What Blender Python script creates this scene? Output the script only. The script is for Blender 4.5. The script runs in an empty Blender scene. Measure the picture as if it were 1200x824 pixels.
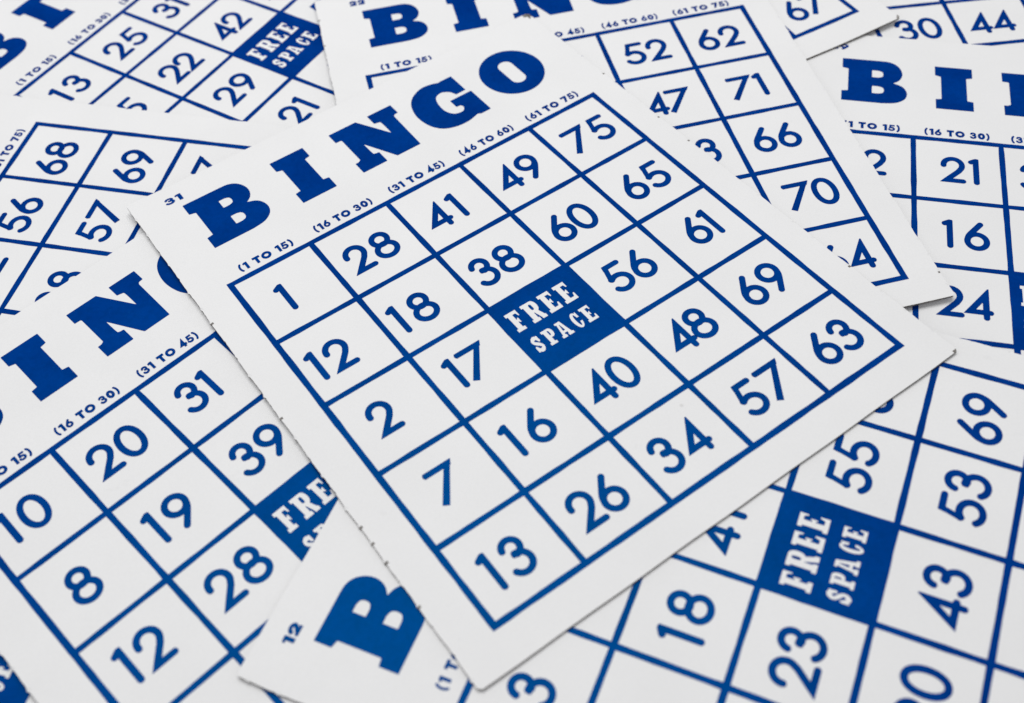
import bpy, math, random
import numpy as np
from mathutils import Vector, Matrix
from mathutils.geometry import tessellate_polygon

S = bpy.context.scene
COL = S.collection
U = 0.02                                   # one bingo square is 20 mm wide

# ------------------------------------------------------------------ camera
FPX, PITCH, ROLL, CAM_H = 1351.00, 0.91009, -0.076275, 0.188876
cd = bpy.data.cameras.new('camera')
cam = bpy.data.objects.new('camera', cd)
COL.objects.link(cam)
fw = Vector((0, math.cos(PITCH), -math.sin(PITCH)))
rt = Vector((1, 0, 0))
up = rt.cross(fw)
r2 = math.cos(ROLL) * rt + math.sin(ROLL) * up
u2 = -math.sin(ROLL) * rt + math.cos(ROLL) * up
M = Matrix((r2, u2, -fw)).transposed().to_4x4()
M.translation = (0, 0, CAM_H)
cam.matrix_world = M
cd.sensor_width = 36
cd.lens = 36 * FPX / 1200
cd.clip_start, cd.clip_end = 0.005, 20
cd.dof.use_dof = True
cd.dof.focus_distance = 0.253
cd.dof.aperture_fstop = 13.5
S.camera = cam

# ------------------------------------------------------------------ world, lamp, exposure
W = bpy.data.worlds.new('World')
S.world = W
W.use_nodes = True
W.node_tree.nodes['Background'].inputs[0].default_value = (0.985, 0.985, 1, 1)
W.node_tree.nodes['Background'].inputs[1].default_value = 0.46
ld = bpy.data.lights.new('softbox', 'AREA')
ld.shape = 'RECTANGLE'
ld.size, ld.size_y = 0.60, 0.36
ld.energy = 3.5
ld.color = (1, 0.998, 0.99)
lamp = bpy.data.objects.new('softbox', ld)
COL.objects.link(lamp)
lamp.location = (-0.07, 0.40, 0.66)
lamp.rotation_euler = (Vector((0.0, 0.17, 0)) - lamp.location).to_track_quat('-Z', 'Y').to_euler()
S.view_settings.view_transform = 'Standard'
S.view_settings.look = 'None'
S.view_settings.exposure = 0
S.view_settings.gamma = 1

# ------------------------------------------------------------------ materials
def mat(name):
    m = bpy.data.materials.new(name)
    m.use_nodes = True
    nt = m.node_tree
    b = nt.nodes['Principled BSDF']
    return m, nt, b

def N(nt, kind, **kw):
    n = nt.nodes.new(kind)
    for k, v in kw.items():
        if k in n.inputs: n.inputs[k].default_value = v
        else: setattr(n, k, v)
    return n

def ramp(nt, src, stops):
    r = nt.nodes.new('ShaderNodeValToRGB')
    el = r.color_ramp.elements
    el[0].position, el[0].color = stops[0]
    el[1].position, el[1].color = stops[-1]
    for p, c in stops[1:-1]:
        e = el.new(p); e.color = c
    nt.links.new(src, r.inputs[0])
    return r.outputs[0]

def mixc(nt, fac, a, b, mode='MIX'):
    m = nt.nodes.new('ShaderNodeMix'); m.data_type = 'RGBA'; m.blend_type = mode
    for s, v in ((m.inputs[0], fac), (m.inputs[6], a), (m.inputs[7], b)):
        if isinstance(v, (int, float, tuple)): s.default_value = v
        else: nt.links.new(v, s)
    return m.outputs[2]

def g(v): return (v, v, v, 1)

def coords(nt):
    tc = nt.nodes.new('ShaderNodeTexCoord')
    oi = nt.nodes.new('ShaderNodeObjectInfo')
    return tc.outputs['Object'], oi.outputs['Random']

def make_paper(name='coated_card', base=(0.80, 0.80, 0.803, 1)):
    m, nt, b = mat(name)
    tc = nt.nodes.new('ShaderNodeNewGeometry').outputs['Position']
    n1 = N(nt, 'ShaderNodeTexNoise', Scale=2600.0, Detail=3.0)
    n2 = N(nt, 'ShaderNodeTexNoise', Scale=38.0, Detail=5.0, Roughness=0.6)
    n3 = N(nt, 'ShaderNodeTexNoise', Scale=120.0, Detail=6.0, Roughness=0.7)
    vo = N(nt, 'ShaderNodeTexVoronoi', Scale=62.0)
    for n in (n1, n2, n3, vo): nt.links.new(tc, n.inputs['Vector'])
    fib = ramp(nt, n1.outputs[0], [(0.3, g(0.965)), (0.7, g(1.0))])
    blo = ramp(nt, n2.outputs[0], [(0.3, g(0.965)), (0.65, g(1.0))])
    smu = ramp(nt, n3.outputs[0], [(0.66, g(1.0)), (0.80, g(0.90))])
    # stray dark specks: only a few of the cells carry one
    spk = ramp(nt, vo.outputs['Distance'], [(0.0, g(1.0)), (0.022, g(1.0)), (0.04, g(0.0))])
    sel = nt.nodes.new('ShaderNodeSeparateColor'); nt.links.new(vo.outputs['Color'], sel.inputs[0])
    few = ramp(nt, sel.outputs[0], [(0.90, g(0.0)), (0.92, g(0.28))])
    pk = mixc(nt, 1.0, spk, few, 'MULTIPLY')
    c = mixc(nt, 1.0, mixc(nt, 1.0, fib, blo, 'MULTIPLY'), smu, 'MULTIPLY')
    c = mixc(nt, 1.0, base, c, 'MULTIPLY')
    c = mixc(nt, pk, c, (0.25, 0.23, 0.21, 1))
    nt.links.new(c, b.inputs['Base Color'])
    b.inputs['Roughness'].default_value = 0.62
    b.inputs['Specular IOR Level'].default_value = 0.32
    bp = N(nt, 'ShaderNodeBump', Strength=0.06, Distance=0.0001)
    nt.links.new(n1.outputs[0], bp.inputs['Height'])
    nt.links.new(bp.outputs[0], b.inputs['Normal'])
    return m

def make_edge():
    m, nt, b = mat('grey_board_core')
    tc = nt.nodes.new('ShaderNodeNewGeometry').outputs['Position']
    n1 = N(nt, 'ShaderNodeTexNoise', Scale=1500.0, Detail=4.0)
    nt.links.new(tc, n1.inputs['Vector'])
    c = ramp(nt, n1.outputs[0], [(0.3, (0.10, 0.092, 0.085, 1)), (0.7, (0.26, 0.245, 0.23, 1))])
    nt.links.new(c, b.inputs['Base Color'])
    b.inputs['Roughness'].default_value = 0.9
    b.inputs['Specular IOR Level'].default_value = 0.1
    return m

def make_ink():
    m, nt, b = mat('blue_printing_ink')
    tc = nt.nodes.new('ShaderNodeNewGeometry').outputs['Position']
    n1 = N(nt, 'ShaderNodeTexNoise', Scale=1900.0, Detail=4.0, Roughness=0.65)
    n2 = N(nt, 'ShaderNodeTexNoise', Scale=90.0, Detail=4.0)
    n3 = N(nt, 'ShaderNodeTexNoise', Scale=900.0, Detail=2.0)
    for n in (n1, n2, n3): nt.links.new(tc, n.inputs['Vector'])
    a = ramp(nt, n2.outputs[0], [(0.3, (0.0001, 0.024, 0.196, 1)), (0.7, (0.0001, 0.035, 0.246, 1))])
    pin = ramp(nt, n1.outputs[0], [(0.60, g(0.0)), (0.78, g(0.22))])
    c = mixc(nt, pin, a, (0.006, 0.13, 0.45, 1))
    dk = ramp(nt, n3.outputs[0], [(0.3, g(0.88)), (0.6, g(1.0))])
    c = mixc(nt, 1.0, c, dk, 'MULTIPLY')
    # matt pigment with a thin blue-tinted gloss
    df = nt.nodes.new('ShaderNodeBsdfDiffuse'); gl = N(nt, 'ShaderNodeBsdfGlossy', Roughness=0.30)
    gl.inputs['Color'].default_value = (0.0, 0.42, 0.66, 1)
    mx = nt.nodes.new('ShaderNodeMixShader'); mx.inputs[0].default_value = 0.021
    nt.links.new(c, df.inputs['Color'])
    nt.links.new(df.outputs[0], mx.inputs[1]); nt.links.new(gl.outputs[0], mx.inputs[2])
    nt.links.new(mx.outputs[0], nt.nodes['Material Output'].inputs['Surface'])
    return m

def make_table():
    m, nt, b = mat('pale_table')
    n1 = N(nt, 'ShaderNodeTexNoise', Scale=30.0, Detail=6.0)
    tc = nt.nodes.new('ShaderNodeNewGeometry').outputs['Position']
    nt.links.new(tc, n1.inputs['Vector'])
    c = ramp(nt, n1.outputs[0], [(0.3, g(0.66)), (0.7, g(0.72))])
    nt.links.new(c, b.inputs['Base Color'])
    b.inputs['Roughness'].default_value = 0.5
    return m

PAPER, EDGE, INK, TABLE = make_paper(), make_edge(), make_ink(), make_table()

# ------------------------------------------------------------------ glyph engine: signed distances -> traced outlines
def seg(p, q, w):
    (ax, ay), (bx, by) = p, q
    def f(X, Y):
        dx, dy = bx - ax, by - ay
        L = dx * dx + dy * dy
        t = np.clip(((X - ax) * dx + (Y - ay) * dy) / (L or 1), 0, 1)
        return np.hypot(X - ax - t * dx, Y - ay - t * dy) - w / 2
    return f

def path(pts, w):
    fs = [seg(a, b, w) for a, b in zip(pts, pts[1:])]
    return union(*fs)

def union(*fs):
    return lambda X, Y: np.minimum.reduce([f(X, Y) for f in fs])

def cut(f, *gs):
    return lambda X, Y: np.maximum.reduce([f(X, Y)] + [-h(X, Y) for h in gs])

def both(*fs):
    return lambda X, Y: np.maximum.reduce([f(X, Y) for f in fs])

def box(x0, y0, x1, y1, r=0.0):
    cx, cy, hx, hy = (x0 + x1) / 2, (y0 + y1) / 2, (x1 - x0) / 2 - r, (y1 - y0) / 2 - r
    def f(X, Y):
        dx, dy = np.abs(X - cx) - hx, np.abs(Y - cy) - hy
        return np.hypot(np.maximum(dx, 0), np.maximum(dy, 0)) + np.minimum(np.maximum(dx, dy), 0) - r
    return f

def convex(pts, grow=0.0):                 # mitred convex polygon
    P = np.array(pts, float)
    A = 0.5 * np.sum(P[:, 0] * np.roll(P[:, 1], -1) - np.roll(P[:, 0], -1) * P[:, 1])
    if A < 0: P = P[::-1]
    hs = []
    for a, b in zip(P, np.roll(P, -1, 0)):
        d = (b - a) / np.hypot(*(b - a))
        hs.append((a, (d[1], -d[0])))
    return lambda X, Y: np.maximum.reduce([(X - a[0]) * n[0] + (Y - a[1]) * n[1] for a, n in hs]) - grow

def poly(pts, r=0.0):                      # any simple polygon, corners softened by r
    P = np.array(pts, float)
    def f(X, Y):
        d = np.full(X.shape, 1e9); inside = np.zeros(X.shape, bool)
        for a, b in zip(P, np.roll(P, -1, 0)):
            e = b - a
            L = e @ e
            if L < 1e-14: continue
            t = np.clip(((X - a[0]) * e[0] + (Y - a[1]) * e[1]) / L, 0, 1)
            d = np.minimum(d, np.hypot(X - a[0] - t * e[0], Y - a[1] - t * e[1]))
            c = (a[1] > Y) != (b[1] > Y)
            xi = a[0] + (Y - a[1]) * e[0] / (e[1] if abs(e[1]) > 1e-12 else 1e-12)
            inside ^= c & (X < xi)
        return np.where(inside, -d, d) - r
    return f

def ell(cx, cy, a, b, w, n=44, p=2.0):     # ring
    pts = []
    for k in range(n + 1):
        t = 2 * math.pi * k / n
        c, s = math.cos(t), math.sin(t)
        pts.append((cx + a * math.copysign(abs(c) ** (2 / p), c), cy + b * math.copysign(abs(s) ** (2 / p), s)))
    return path(pts, w)

def arc(cx, cy, a, b, t0, t1, n=26):       # degrees, 0 = right, 90 = down
    return [(cx + a * math.cos(math.radians(t0 + (t1 - t0) * k / n)),
             cy + b * math.sin(math.radians(t0 + (t1 - t0) * k / n))) for k in range(n + 1)]

def smooth(pts, closed=True, n=6):         # Catmull-Rom through points; a point given as (x, y, 1) is a sharp corner
    out = []
    m = len(pts)
    rng = range(m if closed else m - 1)
    for i in rng:
        p1, p2 = pts[i], pts[(i + 1) % m]
        p0 = pts[i - 1] if (closed or i > 0) else p1
        p3 = pts[(i + 2) % m] if (closed or i + 2 < m) else p2
        if len(p1) > 2: p0 = p1
        if len(p2) > 2: p3 = p2
        if len(p1) > 2 and len(p2) > 2:
            out.append(p1[:2]); continue
        for k in range(n):
            t = k / n
            out.append(tuple(0.5 * ((2 * p1[j]) + (-p0[j] + p2[j]) * t + (2 * p0[j] - 5 * p1[j] + 4 * p2[j] - p3[j]) * t * t
                                    + (-p0[j] + 3 * p1[j] - 3 * p2[j] + p3[j]) * t ** 3) for j in (0, 1)))
    if not closed: out.append(pts[-1][:2])
    return out

def rdp(P, tol):
    if len(P) < 3: return P
    a, b = P[0], P[-1]
    e = b - a; L = np.hypot(*e)
    d = np.abs((P[:, 0] - a[0]) * e[1] - (P[:, 1] - a[1]) * e[0]) / L if L > 1e-12 else np.hypot(*(P - a).T)
    k = int(np.argmax(d))
    if d[k] < tol: return np.array([a, b])
    return np.vstack([rdp(P[:k + 1], tol)[:-1], rdp(P[k:], tol)])

def trace(f, bounds, step, tol):
    x0, y0, x1, y1 = bounds
    xs = np.arange(x0 - 2 * step, x1 + 3 * step, step)
    ys = np.arange(y0 - 2 * step, y1 + 3 * step, step)
    X, Y = np.meshgrid(xs, ys)
    V = f(X, Y) + 1e-7
    B = V < 0
    act = np.argwhere((B[:-1, :-1] != B[1:, 1:]) | (B[:-1, 1:] != B[1:, :-1]) | (B[:-1, :-1] != B[:-1, 1:]))
    nxt = {}; pos = {}
    def ep(k):
        if k not in pos:
            t, j, i = k
            if t == 0:
                a, b = V[j, i], V[j, i + 1]; pos[k] = (xs[i] + step * a / (a - b), ys[j])
            else:
                a, b = V[j, i], V[j + 1, i]; pos[k] = (xs[i], ys[j] + step * a / (a - b))
        return k
    for j, i in act:
        a, b, c, d = B[j, i], B[j, i + 1], B[j + 1, i + 1], B[j + 1, i]
        top, rgt, bot, lft = (0, j, i), (1, j, i + 1), (0, j + 1, i), (1, j, i)
        code = a * 8 + b * 4 + c * 2 + d
        T = {8: [(lft, top)], 4: [(top, rgt)], 2: [(rgt, bot)], 1: [(bot, lft)], 12: [(lft, rgt)], 6: [(top, bot)],
             3: [(rgt, lft)], 9: [(bot, top)], 14: [(lft, bot)], 7: [(top, lft)], 11: [(rgt, top)], 13: [(bot, rgt)],
             10: [(lft, top), (rgt, bot)], 5: [(top, rgt), (bot, lft)]}.get(int(code), [])
        for p, q in T: nxt[ep(p)] = ep(q)
    loops = []
    while nxt:
        s = next(iter(nxt)); k = s; L = []
        while k in nxt:
            L.append(pos[k]); k = nxt.pop(k)
        P = np.array(L)
        if len(P) < 6: continue
        h = len(P) // 2
        A = rdp(P[:h + 1], tol); C = rdp(np.vstack([P[h:], P[:1]]), tol)
        loops.append(np.vstack([A[:-1], C[:-1]]))
    verts = [tuple(p) for L in loops for p in L]
    tris = tessellate_polygon([[Vector((p[0], p[1], 0)) for p in L] for L in loops])
    return verts, [tuple(t) for t in tris]

# ------------------------------------------------------------------ the numerals (height 0.43 of a square)
WD = 0.068
def bars7():
    a = convex([(0.012, 0.0), (0.335, 0.0), (0.300, 0.066), (0.012, 0.066)])
    a = union(both(a, box(0.0, -0.1, 0.5, 0.5)), seg((0.034, 0.033), (0.10, 0.033), 0.066))
    b = convex([(0.335, 0.0), (0.262, 0.0), (-0.014, 0.396), (0.048, 0.434)])
    return union(a, b)

def four(x=0.0):
    tri = [(0.234, 0.082), (0.234, 0.326), (0.064, 0.326)]
    t = cut(convex(tri, 0.034), convex(tri, -0.034))
    t = both(t, box(0.0, -0.004, 0.5, 0.5))
    return union(t, seg((0.234, 0.330), (0.234, 0.400), 0.066), seg((0.20, 0.326), (0.276, 0.326), 0.066))

def six():
    return union(ell(0.137, 0.292, 0.104, 0.106, WD),
                 path(smooth([(0.180, 0.030), (0.105, 0.135), (0.052, 0.215), (0.033, 0.292)], False, 8), WD))

def nine():
    s = six()
    return lambda X, Y: s(0.274 - X, 0.432 - Y)

DIG = {
    '0': (ell(0.143, 0.216, 0.112, 0.184, WD, p=2.08), 0.286),
    '1': (union(path([(0.034, 0.062), (0.086, 0.032), (0.086, 0.398)], WD), convex([(0.06, 0.008), (0.110, 0.000), (0.120, 0.010), (0.120, 0.10)])), 0.122),
    '2': (union(path(arc(0.140, 0.140, 0.104, 0.106, 174, 385) + [(0.205, 0.235), (0.072, 0.385)], WD),
                seg((0.062, 0.396), (0.250, 0.396), 0.068),
                convex([(0.044, 0.366), (-0.012, 0.430), (0.12, 0.430), (0.10, 0.37)])), 0.284),
    '3': (union(path(arc(0.124, 0.120, 0.087, 0.088, 188, 440), WD),
                path(arc(0.120, 0.293, 0.106, 0.106, -92, 150), WD), seg((0.108, 0.203), (0.135, 0.203), 0.055)), 0.262),
    '4': (four(), 0.308),
    '5': (union(path([(0.112, 0.036), (0.062, 0.205)], 0.058), seg((0.112, 0.034), (0.262, 0.034), 0.066),
                convex([(0.085, 0.0), (0.16, 0.0), (0.14, 0.066), (0.07, 0.066)]),
                path([(0.062, 0.207)] + arc(0.142, 0.292, 0.112, 0.106, -132, 148), WD)), 0.290),
    '6': (six(), 0.274),
    '7': (bars7(), 0.335),
    '8': (union(ell(0.147, 0.121, 0.089, 0.088, WD), ell(0.147, 0.296, 0.112, 0.101, WD)), 0.294),
    '9': (nine(), 0.274),
}
GAP = 0.03
_gl = {}
def glyph(key, f, bounds, step, tol):
    if key not in _gl: _gl[key] = trace(f, bounds, step, tol)
    return _gl[key]

def join(parts):
    V, F = [], []
    for v, f in parts:
        o = len(V); V += v; F += [tuple(i + o for i in t) for t in f]
    return V, F

def moved(vf, dx, dy, sx=1.0, sy=None):
    sy = sx if sy is None else sy
    return [(dx + x * sx, dy + y * sy) for x, y in vf[0]], vf[1]

def digit(c): return glyph('d' + c, DIG[c][0], (-0.05, -0.01, 0.36, 0.45), 0.0045, 0.0006)

START = {'1': 0.20, '7': 0.222, '4': 0.165, '5': 0.220}
KERN = {'10': 0.08, '12': 0.070, '13': 0.10, '14': 0.07, '15': 0.08, '16': 0.115, '17': 0.055, '18': 0.10, '19': 0.085, '11': 0.08,
        '41': 0.058, '61': 0.0, '21': 0.03, '71': -0.002, '31': 0.02, '51': 0.02,  '24': -0.01, '42': -0.01, '40': 0.02, '44': -0.008,
        '70': -0.018, '26': 0.013, '28': 0.038, '57': 0.055, '75': -0.005, '47': 0.0, '48': -0.01, '60': 0.02, '64': 0.0, '22': 0.0, '34': 0.03, '35': 0.02}
# where each number's first digit begins in its square (the typesetting is uneven)
AT = {'D13': 0.224, 'D15': 0.2, 'D25': 0.198, 'D22': 0.184, 'D29': 0.181, 'D21': 0.282, 'D42': 0.158, 'G30': 0.234, 'G44': 0.150, 'C67': 0.135, 'C57': 0.165, 'C68': 0.145, 'C69': 0.165, 'C56': 0.145, 'C38': 0.115,
      'H12': 0.218, 'H21': 0.303, 'H16': 0.295, 'H24': 0.216, 'F67': 0.215, 'B10': 0.168, 'B8': 0.275, 'B12': 0.2, 'B20': 0.163, 'B19': 0.155, 'B28': 0.169, 
      'B31': 0.235, 'B39': 0.177, 'E52': 0.213, 'E47': 0.167, 'E62': 0.206, 'E71': 0.278, 'E66': 0.214, 'E70': 0.248, 'E64': 0.245, 'I3': 0.251, 'I18': 0.217, 
      'I23': 0.168, 'I43': 0.182, 'I55': 0.219, 'I53': 0.249, 'A12': 0.122, 'A13': 0.208, 'A28': 0.165, 'A18': 0.115, 'A17': 0.19, 'A16': 0.174, 'A26': 0.188, 
      'A41': 0.178, 'A38': 0.156, 'A40': 0.128, 'A34': 0.177, 'A49': 0.16, 'A60': 0.186, 'A56': 0.214, 'A48': 0.178, 'A57': 0.232, 'A75': 0.213, 
      'A65': 0.226, 'A61': 0.326, 'A69': 0.2, 'A63': 0.243}
def number_vf(s, c, y, key):
    if len(s) == 1: x = {'1': 0.325, '2': 0.255, '7': 0.322}.get(s, 0.30)
    else: x = START.get(s[0], 0.190)
    x = c + AT.get(key + s, x)
    out = []
    for i, ch in enumerate(s):
        if i: x += KERN.get(s, GAP)
        out.append(moved(digit(ch), x, y - 0.215))
        x += DIG[ch][1]
    return join(out)

# small bold extended face for the column ranges and the card's serial number (unit height 1)
BW = 0.29
def bold(c):
    h = BW / 2
    r = {
        '0': (ell(0.42, 0.5, 0.42 - h, 0.5 - h, BW), 0.84),
        'O': (ell(0.55, 0.5, 0.55 - h, 0.5 - h, BW), 1.10),
        'T': (union(box(0, 0, 0.84, 0.28, 0.01), box(0.27, 0, 0.57, 1, 0.01)), 0.84),
        '1': (union(box(0.19, 0, 0.485, 1, 0.01), convex([(0.0, 0.08), (0.21, 0.0), (0.30, 0.0), (0.30, 0.235), (0.0, 0.29)])), 0.485),
        '2': (union(path(arc(0.38, 0.36, 0.26, 0.24, 180, 395) + [(0.22, 0.86)], BW), box(0.02, 0.73, 0.76, 1, 0.01)), 0.78),
        '3': (union(path(arc(0.34, 0.30, 0.24, 0.18, 195, 440), 0.215), path(arc(0.34, 0.68, 0.28, 0.21, -90, 160), 0.23)), 0.74),
        '4': (union(cut(convex([(0.55, 0.14), (0.55, 0.68), (0.16, 0.68)], 0.12), convex([(0.55, 0.14), (0.55, 0.68), (0.16, 0.68)], -0.09)),
                    box(0.40, 0.55, 0.68, 1), box(0.4, 0.55, 0.84, 0.81)), 0.84),
        '5': (union(box(0.14, 0, 0.70, 0.21, 0.01), convex([(0.14, 0.0), (0.34, 0.0), (0.27, 0.5), (0.05, 0.55)]),
                    path(arc(0.34, 0.66, 0.29, 0.225, -125, 158), 0.22)), 0.76),
        '6': (union(ell(0.39, 0.65, 0.28, 0.24, 0.225), path([(0.52, 0.08), (0.28, 0.36), (0.12, 0.62)], 0.225)), 0.78),
        '8': (union(ell(0.40, 0.28, 0.24, 0.17, 0.2), ell(0.40, 0.69, 0.28, 0.20, 0.22)), 0.80),
        '9': (union(ell(0.39, 0.35, 0.27, 0.235, 0.22), path([(0.26, 0.92), (0.48, 0.67), (0.64, 0.40)], 0.22)), 0.78),
        '7': (union(box(0, 0, 0.80, 0.27, 0.01), convex([(0.80, 0.0), (0.52, 0.1), (0.14, 0.98), (0.42, 1.0), (0.80, 0.2)])), 0.80),
        '(': (path(arc(0.48, 0.53, 0.36, 0.58, 237, 123), 0.21), 0.44),
        ')': (path(arc(-0.10, 0.53, 0.36, 0.58, 57, -57), 0.21), 0.34),
    }[c]
    return r

def bold_text(s, x0, x1, y0, h):
    pens = []; x = 0
    for ch in s:
        if ch == ' ': x += 0.50; continue
        f, w = bold(ch)
        vf = glyph('b' + ch, fat(f, 0.015), (-0.1, -0.3, 1.2, 1.3), 0.022, 0.004)
        pens.append((vf, x)); x += w + 0.17
    x -= 0.17
    k = (x1 - x0) / x
    return join([moved(vf, x0 + px * k, y0, k, h) for vf, px in pens])

# slab serif title letters, traced in card units (x along the squares, y down from the grid's top-left corner)
def C3(*p): return [(a, b, 1) for a, b in p]
def title(ch):
    r = 0.004
    if ch == 'B':
        o = poly(smooth(C3((0.120, -1.436), (0.120, -1.264), (0.196, -1.244), (0.196, -0.802), (0.118, -0.790), (0.118, -0.604), (0.600, -0.604))
                        + [(0.760, -0.630), (0.866, -0.705), (0.905, -0.805), (0.890, -0.905), (0.836, -0.980)] + C3((0.735, -1.024))
                        + [(0.812, -1.088), (0.850, -1.184), (0.838, -1.290), (0.780, -1.382), (0.696, -1.428)] + C3((0.610, -1.436))), r)
        a = poly(smooth(C3((0.488, -1.242), (0.560, -1.242)) + [(0.606, -1.222), (0.618, -1.178), (0.606, -1.135)] + C3((0.560, -1.116), (0.488, -1.116))), r)
        b = poly(smooth(C3((0.488, -0.936), (0.560, -0.936)) + [(0.610, -0.916), (0.626, -0.868), (0.612, -0.815)] + C3((0.560, -0.795), (0.488, -0.795))), r)
        return cut(o, a, b), (0.1, -1.45, 0.92, -0.59)
    if ch == 'I':
        h = [(1.258, -1.424), (1.258, -1.258)] + [(1.328, -1.236), (1.328, -0.792), (1.257, -0.780), (1.257, -0.602),
             (1.697, -0.602), (1.697, -0.780), (1.626, -0.792), (1.626, -1.236), (1.700, -1.252), (1.700, -1.424)]
        return poly(h, r), (1.24, -1.44, 1.72, -0.59)
    if ch == 'N':
        h = smooth(C3((2.066, -1.414), (2.066, -1.247), (2.132, -1.244)) + C3((2.146, -1.230), (2.146, -0.800), (2.110, -0.778), (2.066, -0.776), (2.066, -0.594),
                   (2.388, -0.594), (2.388, -0.776)) + [(2.338, -0.785), (2.318, -0.815)] + C3((2.313, -1.030), (2.537, -0.594), (2.856, -0.594),
                   (2.872, -1.205)) + [(2.890, -1.236)] + C3((2.944, -1.245), (2.944, -1.414), (2.614, -1.414), (2.614, -1.250)) + [(2.672, -1.235), (2.694, -1.200)]
                   + C3((2.694, -0.962), (2.440, -1.414)))
        return poly(h, r), (2.05, -1.43, 2.96, -0.58)
    if ch == 'G':
        h = smooth(C3((3.668, -1.398), (3.838, -1.398), (3.838, -1.074), (3.703, -1.072)) + [(3.662, -1.160), (3.570, -1.216), (3.470, -1.180), (3.420, -1.060),
                   (3.416, -0.890), (3.478, -0.780), (3.575, -0.752), (3.632, -0.785), (3.646, -0.830)] + C3((3.630, -0.868), (3.574, -0.874), (3.574, -1.008),
                   (3.880, -1.008), (3.880, -0.582), (3.745, -0.582), (3.705, -0.606)) + [(3.540, -0.566), (3.360, -0.580), (3.212, -0.655), (3.120, -0.805),
                   (3.092, -1.018), (3.140, -1.222), (3.244, -1.358), (3.404, -1.434), (3.545, -1.428)] + C3((3.662, -1.386)))
        return poly(h, r), (3.07, -1.45, 3.90, -0.55)
    o = poly([(4.492 + 0.408 * math.cos(t), -0.985 + 0.434 * math.sin(t)) for t in np.linspace(0, 2 * math.pi, 73)[:-1]])
    i = box(4.393, -1.215, 4.590, -0.748, 0.096)
    return cut(o, i), (4.06, -1.44, 4.92, -0.53)

def fat(f, d): return lambda X, Y: f(X, Y) - d

# condensed slab letters of FREE SPACE, unit box 0..1 wide, 0..1 high
def slab(c):
    t, s = 0.155, 0.38
    if c == 'E': return union(box(0, 0, 0.94, t), box(0, 1 - t, 1.0, 1), box(0.13, 0, 0.13 + s, 1), box(0.13, 0.44, 0.68, 0.555),
                              convex([(0.70, 0.0), (0.94, 0.0), (0.94, 0.29), (0.86, 0.29)]), convex([(0.74, 1.0), (1.0, 1.0), (1.0, 0.68), (0.90, 0.68)]),
                              convex([(0.52, 0.5), (0.64, 0.385), (0.70, 0.385), (0.70, 0.61), (0.64, 0.61)]))
    if c == 'F': return union(box(0, 0, 0.94, t), box(0, 1 - t, 0.68, 1), box(0.14, 0, 0.14 + s, 1), box(0.14, 0.44, 0.68, 0.56),
                              convex([(0.70, 0.0), (0.94, 0.0), (0.94, 0.31), (0.86, 0.31)]), convex([(0.52, 0.5), (0.64, 0.38), (0.71, 0.38), (0.71, 0.62), (0.64, 0.62)]))
    oval = lambda cx, cy, a, b: (lambda X, Y: (np.hypot((X - cx) / a, (Y - cy) / b) - 1) * min(a, b))
    bowl = cut(both(box(0.10, 0, 0.97, 0.57, 0.27), box(0.2, 0, 1, 1)), box(0.46, 0.13, 0.66, 0.44, 0.09))
    if c == 'P': return union(box(0, 0, 0.5, t), box(0, 1 - t, 0.66, 1), box(0.13, 0, 0.13 + s, 1), bowl)
    if c == 'R': return union(box(0, 0, 0.5, t), box(0, 1 - t, 0.53, 1), box(0.11, 0, 0.11 + s * 0.9, 1), bowl,
                              convex([(0.46, 0.50), (0.72, 0.44), (0.95, 0.86), (0.95, 1.0), (0.70, 1.0)]), box(0.66, 1 - t, 1.0, 1))
    if c == 'A': return union(cut(convex([(0.32, 0), (0.66, 0), (0.93, 1), (0.07, 1)]), convex([(0.45, 0.19), (0.50, 0.19), (0.57, 0.60), (0.375, 0.60)]),
                                  convex([(0.35, 0.74), (0.60, 0.74), (0.65, 1.1), (0.31, 1.1)])),
                              box(0.18, 0, 0.66, 0.12), box(0, 1 - t, 0.40, 1), box(0.56, 1 - t, 1.0, 1))
    if c == 'C': return union(cut(oval(0.50, 0.5, 0.50, 0.515), oval(0.55, 0.5, 0.17, 0.375), box(0.60, 0.36, 1.3, 0.63)), box(0.82, 0.02, 0.95, 0.33, 0.02))
    return union(path(smooth([(0.82, 0.30), (0.68, 0.13), (0.44, 0.12), (0.22, 0.27), (0.38, 0.43), (0.64, 0.56), (0.79, 0.72), (0.60, 0.88), (0.34, 0.88), (0.17, 0.70)], False), 0.235),
                 box(0.79, 0.03, 0.92, 0.33, 0.02), box(0.05, 0.68, 0.18, 0.97, 0.02))

FREE = [('F', 2.082, 2.210, 0.150, 0.280), ('R', 2.282, 2.210, 0.172, 0.280), ('E', 2.502, 2.210, 0.152, 0.280), ('E', 2.706, 2.210, 0.154, 0.280),
        ('S', 2.088, 2.622, 0.112, 0.216), ('P', 2.247, 2.622, 0.124, 0.212), ('A', 2.398, 2.622, 0.142, 0.214), ('C', 2.602, 2.620, 0.098, 0.214), ('E', 2.740, 2.620, 0.120, 0.214)]

# ------------------------------------------------------------------ card layout
GX = [0, 0.9990, 2.0045, 3.0171, 4.0231, 5.0]
GY = [0.0221, 1.0415, 2.0451, 3.0567, 4.0504, 4.9779]
ROWY = [0.553, 1.571, 2.534, 3.531, 4.543]
X0, X1, Y0, Y1 = -0.41, 5.362, -1.832, 5.360          # card edges
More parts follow.
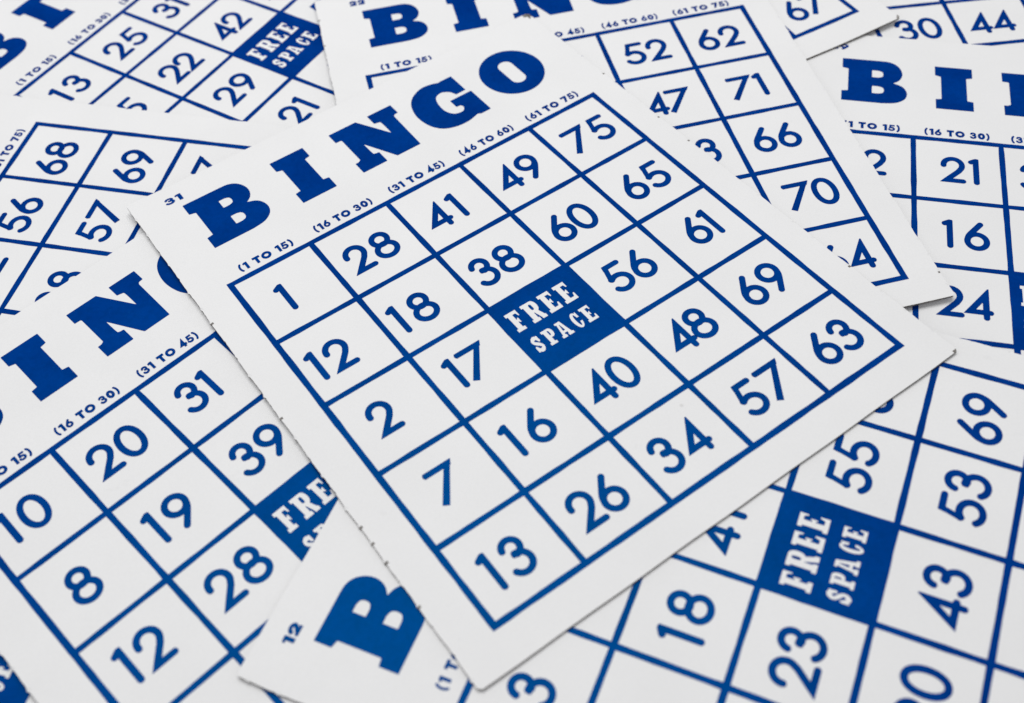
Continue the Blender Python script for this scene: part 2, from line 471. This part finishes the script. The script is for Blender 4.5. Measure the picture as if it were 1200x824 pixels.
# each card was torn off its sheet a little differently
CUT = {'A': (-0.402, 5.352, -1.815, 5.376, -0.030, 0.050), 'B': (-0.458, 5.390, -1.818, 5.37), 'C': (-0.41, 5.465, -1.83, 5.36),
       'E': (-0.466, 5.386, -1.80, 5.352), 'F': (-0.41, 5.372, -1.832, 5.402), 'H': (-0.41, 5.37, -1.848, 5.36), 'I': (-0.448, 5.398, -1.895, 5.36)}
SCALE = {'A': (1.0006, 1.0004), 'B': (0.9853, 0.9972), 'C': (0.9731, 0.9893), 'D': (0.9981, 0.9779), 'E': (0.9953, 0.9912), 'H': (0.9816, 0.9930), 'I': (0.9951, 0.9822)}
# register of the printing against the ruled grid: the title's and the numbers' shift
TITLE_OFF = {'H': (0.020, 0.070), 'E': (0.008, 0.045), 'I': (-0.038, -0.004), 'B': (-0.010, 0.0)}
NUM_OFF = {'B': [-0.042] * 5, 'I': [-0.02, -0.02, 0.008, 0.05, 0.05], 'D': [0.01] * 5, 'H': [-0.035, -0.02, 0.0, 0.0, 0.0], 'A': [0, 0, -0.012, 0, 0]}
THICK, LAYER = 0.00050, 0.0006
LIFT_INK = 0.00004

def loc(card, x, y):
    a, b = SCALE.get(card.key, (1, 1))
    return (x - 2.5) * U * a, (2.5 - y) * U * b

class Card:
    def __init__(s, name_label, key, level, pose, serial, cols, curls):
        s.label, s.key, s.level, s.pose, s.serial, s.cols, s.curls = name_label, key, level, pose, serial, cols, curls
        s.cut = CUT.get(key, (X0, X1, Y0, Y1))
        s.rng = random.Random(sum(map(ord, key)) * 7)
    def lift(s, x, y):
        z = 0.0
        for cx, cy, R, h in s.curls:
            d = 1 - math.hypot(x - cx, y - cy) / R
            if d > 0: z += h * d * d
        return z
    def world(s, x, y):
        u, v = loc(s, x, y); c, n = math.cos(s.pose[2]), math.sin(s.pose[2])
        return s.pose[0] + c * u - n * v, s.pose[1] + n * u + c * v
    def inside(s, wx, wy, pad=0.0):
        c, n = math.cos(s.pose[2]), math.sin(s.pose[2])
        du, dv = wx - s.pose[0], wy - s.pose[1]
        a, b = SCALE.get(s.key, (1, 1))
        x, y = (c * du + n * dv) / U / a + 2.5, 2.5 - (-n * du + c * dv) / U / b
        X0, X1, Y0, Y1 = s.cut[:4]
        return X0 + pad < x < X1 - pad and Y0 + pad < y < Y1 - pad

TL, TR, BR, BL = (X0, Y0), (X1, Y0), (X1, Y1), (X0, Y1)
CARDS = [
    Card('lowest card at the corner, only a scrap of its blue free square showing', 'K', 0, (-0.09907, 0.08052, 1.27931), '17',
         ['4 9 11 2 15', '19 30 22 27 16', '33 45 - 40 36', '54 47 60 51 58', '63 70 72 61 66'], []),
    Card('bingo card showing the numbers 13, 25, 42, 22 and 29 beside its free square', 'D', 0, (-0.05434, 0.25526, 0.96607), '27',
         ['13 15 9 4 2', '25 22 29 21 18', '31 42 - 43 40', '55 46 50 48 59', '64 73 61 70 68'], []),
    Card('half hidden far bingo card with 30 and 44 in its bottom row', 'G', 0, (0.12850, 0.28249, 0.03925), '8',
         ['3 14 7 11 2', '17 24 28 19 30', '36 41 - 33 44', '58 49 52 60 47', '71 62 69 75 65'], []),
    Card('bingo card turned sideways with the numbers 68, 69, 56 and 57 showing', 'C', 1, (-0.08005, 0.16945, 1.29965), '26',
         ['6 11 3 15 8', '20 23 29 17 25', '32 38 35 44 41', '56 57 - 52 49', '68 69 67 74 63'], []),
    Card('bingo card with upright letters B and I above the numbers 21, 16 and 24', 'H', 1, (0.11380, 0.14533, -0.25913), '19',
         ['12 8 5 13 10', '21 16 24 29 18', '37 45 - 31 42', '51 60 46 55 58', '66 72 61 69 74'], [(X0, Y0, 1.2, 0.0)]),
    Card('bingo card with 67 in its last square and a lifted corner', 'F', 2, (0.02951, 0.27158, 0.44595), '14',
         ['5 12 1 9 14', '18 26 22 30 16', '39 34 - 45 37', '50 48 59 53 46', '73 70 62 75 67'], [(5.37, 5.39, 1.5, 0.0006)]),
    Card('bingo card with letters I and N above the numbers 20, 31, 10 and 8', 'B', 2, (-0.03717, 0.11220, 0.72465), '29',
         ['10 8 12 3 6', '20 19 28 23 27', '31 39 - 42 35', '47 58 51 49 60', '70 64 72 75 62'], []),
    Card('bingo card numbered 22 with 62, 71, 66 and 70 down its side', 'E', 3, (0.02639, 0.19653, 0.17146), '22',
         ['7 2 10 15 4', '24 30 17 21 26', '33 40 - 36 43', '52 47 53 59 50', '62 71 66 70 64'], [(X1, Y1, 1.3, 0.00035)]),
    Card('sideways bingo card numbered 12 with 55, 43, 23 and 18 around its free square', 'I', 3, (0.05231, 0.09410, 1.11216), '12',
         ['3 6 14 9 11', '27 18 23 20 30', '44 41 - 43 35', '49 56 55 53 46', '61 74 66 69 72'], [(X0, Y0, 1.0, 0.0003)]),
    Card('bingo card numbered 31 lying on top of the pile with all squares showing', 'A', 4, (0.00898, 0.15351, 0.56613), '31',
         ['1 12 2 7 13', '28 18 17 16 26', '41 38 - 40 34', '49 60 56 48 57', '75 65 61 69 63'],
         [(X0, Y0, 1.0, 0.0004), (X1, Y1, 1.0, 0.0001), (X0, Y1, 1.0, 0.0001)]),
]

SCUFF = {'A': ((5.34, -1.815, 0.11), (5.40, 5.376, 0.05)), 'F': ((5.37, 5.40, 0.06),)}

def mesh_obj(name, V, F, mats, parent, fmat=None, smooth_=False):
    me = bpy.data.meshes.new(name)
    me.from_pydata(V, [], F)
    for m in mats: me.materials.append(m)
    if fmat: me.polygons.foreach_set('material_index', fmat)
    me.update()
    o = bpy.data.objects.new(name, me)
    COL.objects.link(o)
    o.parent = parent
    return o

def print_obj(name, card, vf, parent, m=None, extra=0.0):
    V2, F = vf
    V = []
    for x, y in V2:
        u, v = loc(card, x, y)
        V.append((u, v, THICK + LIFT_INK + extra + card.lift(x, y)))
    F2 = []
    for t in F:
        a, b, c = (V[i] for i in t[:3])
        up_ = (b[0] - a[0]) * (c[1] - a[1]) - (b[1] - a[1]) * (c[0] - a[0])
        F2.append(tuple(t) if up_ > 0 else tuple(reversed(t)))
    return mesh_obj(name, V, F2, [m or INK], parent)

def wob(card, k, t):                                   # slightly uneven inked edge
    return 0.0016 * math.sin(t * 7.3 + k * 2.1 + card.level) + 0.0012 * math.sin(t * 19.7 + k * 5.3) + 0.0012 * math.sin(t * 41 + k)

def grid_vf(card):
    w = 0.032
    xs, ys = [], []
    SUB = 8
    for G, out in ((GX, xs), (GY, ys)):
        for i, c in enumerate(G):
            ww = w if 0 < i < 5 else w * 1.06
            out += [(c - ww, i, -1), (c + ww, i, 1)]
            if i < 5:
                a, b = c + ww, G[i + 1] - w
                out += [(a + (b - a) * k / SUB, None, 0) for k in range(1, SUB)]
    V, idx, F = [], {}, []
    def vid(i, j):
        if (i, j) not in idx:
            x, ix, sx = xs[i]; y, iy, sy = ys[j]
            if ix is not None: x += sx * wob(card, ix, y)
            if iy is not None: y += sy * wob(card, iy + 9, x)
            idx[(i, j)] = len(V); V.append((x, y))
        return idx[(i, j)]
    for i in range(len(xs) - 1):
        for j in range(len(ys) - 1):
            inx = xs[i][2] == -1; iny = ys[j][2] == -1
            if inx or iny: F.append((vid(i, j), vid(i + 1, j), vid(i + 1, j + 1), vid(i, j + 1)))
    return V, F

def free_vf():
    w = 0.032
    x0, x1, y0, y1 = GX[2] + w - 0.004, GX[3] - w + 0.004, GY[2] + w - 0.004, GY[3] - w + 0.004
    n = 6
    V = [(x0 + (x1 - x0) * i / n, y0 + (y1 - y0) * j / n) for j in range(n + 1) for i in range(n + 1)]
    F = [(j * (n + 1) + i, j * (n + 1) + i + 1, (j + 1) * (n + 1) + i + 1, (j + 1) * (n + 1) + i) for j in range(n) for i in range(n)]
    return V, F

def board(card, parent):
    R = card.rng
    X0, X1, Y0, Y1 = card.cut[:4]
    K0, K1 = (card.cut + (0, 0))[4:6]            # a cut that runs a hair off square
    ny, nx = 240, 36
    edge_cols = (0.0, 0.022, 0.05, 0.09)
    scuffs = SCUFF.get(card.key, ())
    nub = {}
    for side in (0, 1):                                # torn perforations along the two long sides
        y = Y0 + 0.1 + R.random() * 0.2
        while y < Y1 - 0.1:
            j = round((y - Y0) / (Y1 - Y0) * ny)
            nub[(side, j)] = R.uniform(0.005, 0.014) if R.random() < 0.75 else -0.006
            y += R.uniform(0.20, 0.34)
    V, F, fm = [], [], []
    rr = 0.035
    def pt(i, j):
        x = X0 + edge_cols[i] if i < 4 else X1 - edge_cols[nx - i] if i > nx - 4 else X0 + (X1 - X0) * (i - 3) / (nx - 6)
        y = Y0 + (Y1 - Y0) * j / ny
        f = j / ny
        x += (K0 * (1 - i / nx) + K1 * (i / nx)) * f
        return x, y
    top, bot, isn = {}, {}, {}
    for j in range(ny + 1):
        for i in range(nx + 1):
            x, y = pt(i, j)
            side = 0 if i == 0 else 1 if i == nx else None
            dz = 0
            if side is not None:
                n = nub.get((side, j), 0)
                off = n + 0.0018 * R.uniform(-1, 1) + 0.003 * math.sin(y * 9 + card.level)
                # slightly worn corners
                e = min(y - Y0, Y1 - y)
                if e < rr: off -= rr * (1 - math.sqrt(max(0, 1 - (1 - e / rr) ** 2)))
                x += off * (-1 if side == 0 else 1)
                if n > 0: dz = -R.uniform(0.00008, 0.00022)
                isn[(i, j)] = n > 0 and R.random() < (0.30 if side == 0 else 0.12)
            if j in (0, ny): y += 0.0025 * math.sin(x * 5.1 + card.level * 2) * (1 if j else -1)
            u, v = loc(card, x, y); z = card.lift(x, y)
            top[(i, j)] = len(V); V.append((u, v, THICK + z + dz))
    for j in range(ny + 1):
        for i in range(nx + 1):
            if i in (0, nx) or j in (0, ny):
                u, v, z = V[top[(i, j)]]
                x, y = pt(i, j)
                bot[(i, j)] = len(V); V.append((u, v, card.lift(x, y)))
    for j in range(ny):
        for i in range(nx):
            F.append((top[(i, j)], top[(i, j + 1)], top[(i + 1, j + 1)], top[(i + 1, j)]))
            bare = (i == 0 and isn.get((0, j))) or (i == nx - 1 and isn.get((nx, j)))
            x, y = pt(i, j)
            for cx, cy, rad in scuffs:
                if math.hypot(x + 0.01 - cx, y + 0.015 - cy) < rad * R.uniform(0.45, 1.0): bare = True
            fm.append(1 if bare else 0)
    def side(a, b):
        F.append((top[a], top[b], bot[b], bot[a])); fm.append(1)
    for j in range(ny):
        side((0, j + 1), (0, j)); side((nx, j), (nx, j + 1))
    for i in range(nx):
        side((i, 0), (i + 1, 0)); side((i + 1, ny), (i, ny))
    ring = [bot[(i, 0)] for i in range(nx)] + [bot[(nx, j)] for j in range(ny)] + [bot[(i, ny)] for i in range(nx, 0, -1)] + [bot[(0, j)] for j in range(ny, 0, -1)]
    F.append(tuple(ring)); fm.append(0)
    # fold winding outward
    o = mesh_obj('board', V, F, [PAPER, EDGE], parent, fm)
    return o

RANGES = [('(1 TO 15)', 0.180, 0.845), ('(16 TO 30)', 1.135, 1.885), ('(31 TO 45)', 2.135, 2.885), ('(46 TO 60)', 3.130, 3.885), ('(61 TO 75)', 4.105, 4.870)]

def reg(card, vf):
    ox, oy = TITLE_OFF.get(card.key, (0, 0))
    if card.key == 'I':                          # this card's small lines sit high and to the left
        ys = [p[1] for p in vf[0]]
        if min(ys) > -0.4: vf = [(x - 0.10, y - 0.06) for x, y in vf[0]], vf[1]
        elif max(ys) < -1.45: vf = [(x + 0.02, y - 0.05) for x, y in vf[0]], vf[1]
    return [(x + 0.0053 - 0.0033 * x + ox * (1 if y < -0.4 else -0.3), y + 0.0165 - 0.0045 * y + oy * (0 if y < -1.5 else min(1, max(0.35, -y)))) for x, y in vf[0]], vf[1]

def covered(card, x0, y0, x1, y1):
    for up_ in CARDS:
        if up_.level > card.level and all(up_.inside(*card.world(x, y), pad=0.04) for x in (x0, x1) for y in (y0, y1)):
            return True
    return False

def build(card):
    root = bpy.data.objects.new('bingo_card', None)
    COL.objects.link(root)
    root.empty_display_size = 0.01
    root.location = (card.pose[0], card.pose[1], card.level * LAYER + LAYER - THICK)
    root.rotation_euler = (0, 0, card.pose[2])
    root['label'] = card.label
    root['category'] = 'bingo card'
    root['group'] = 'bingo cards strewn in a pile'
    board(card, root)
    print_obj('grid_lines', card, grid_vf(card), root)
    if not covered(card, GX[2], GY[2], GX[3], GY[3]):
        fs = print_obj('free_space', card, free_vf(), root, extra=0.00001)
        fl = join([moved(glyph('s' + c, slab(c), (-0.1, -0.1, 1.1, 1.1), 0.0125, 0.003), x, y, w, h) for c, x, y, w, h in FREE])
        print_obj('lettering', card, fl, fs, m=PAPER, extra=0.00003)
    for c, ch in enumerate('BINGO'):
        f, b = title(ch)
        if not covered(card, *b):
            print_obj('title_letter', card, reg(card, glyph('t' + ch, f, b, 0.008, 0.0008)), root)
    for s, a, b in RANGES:
        if not covered(card, a, -0.21, b, -0.06):
            print_obj('column_range', card, reg(card, bold_text(s, a, b, -0.200, 0.108)), root)
    if not covered(card, -0.03, -1.66, 0.19, -1.55):
        s = card.serial
        print_obj('serial_number', card, reg(card, bold_text(s, -0.020, 0.185 if len(s) > 1 else 0.08, -1.655, 0.108)), root)
    for c, colv in enumerate(card.cols):
        for r, s in enumerate(colv.split()):
            if s == '-': continue
            if covered(card, GX[c] + 0.1, ROWY[r] - 0.22, GX[c] + 0.8, ROWY[r] + 0.22): continue
            print_obj('number', card, number_vf(s, c, ROWY[r] + NUM_OFF.get(card.key, [0] * 5)[r], card.key), root)

for c in CARDS: build(c)

# ------------------------------------------------------------------ the table under the pile
t = 0.6
o = mesh_obj('table_top', [(-t, -t + .15, 0), (t, -t + .15, 0), (t, t + .15, 0), (-t, t + .15, 0)], [(0, 1, 2, 3)], [TABLE], None)
o['kind'] = 'structure'
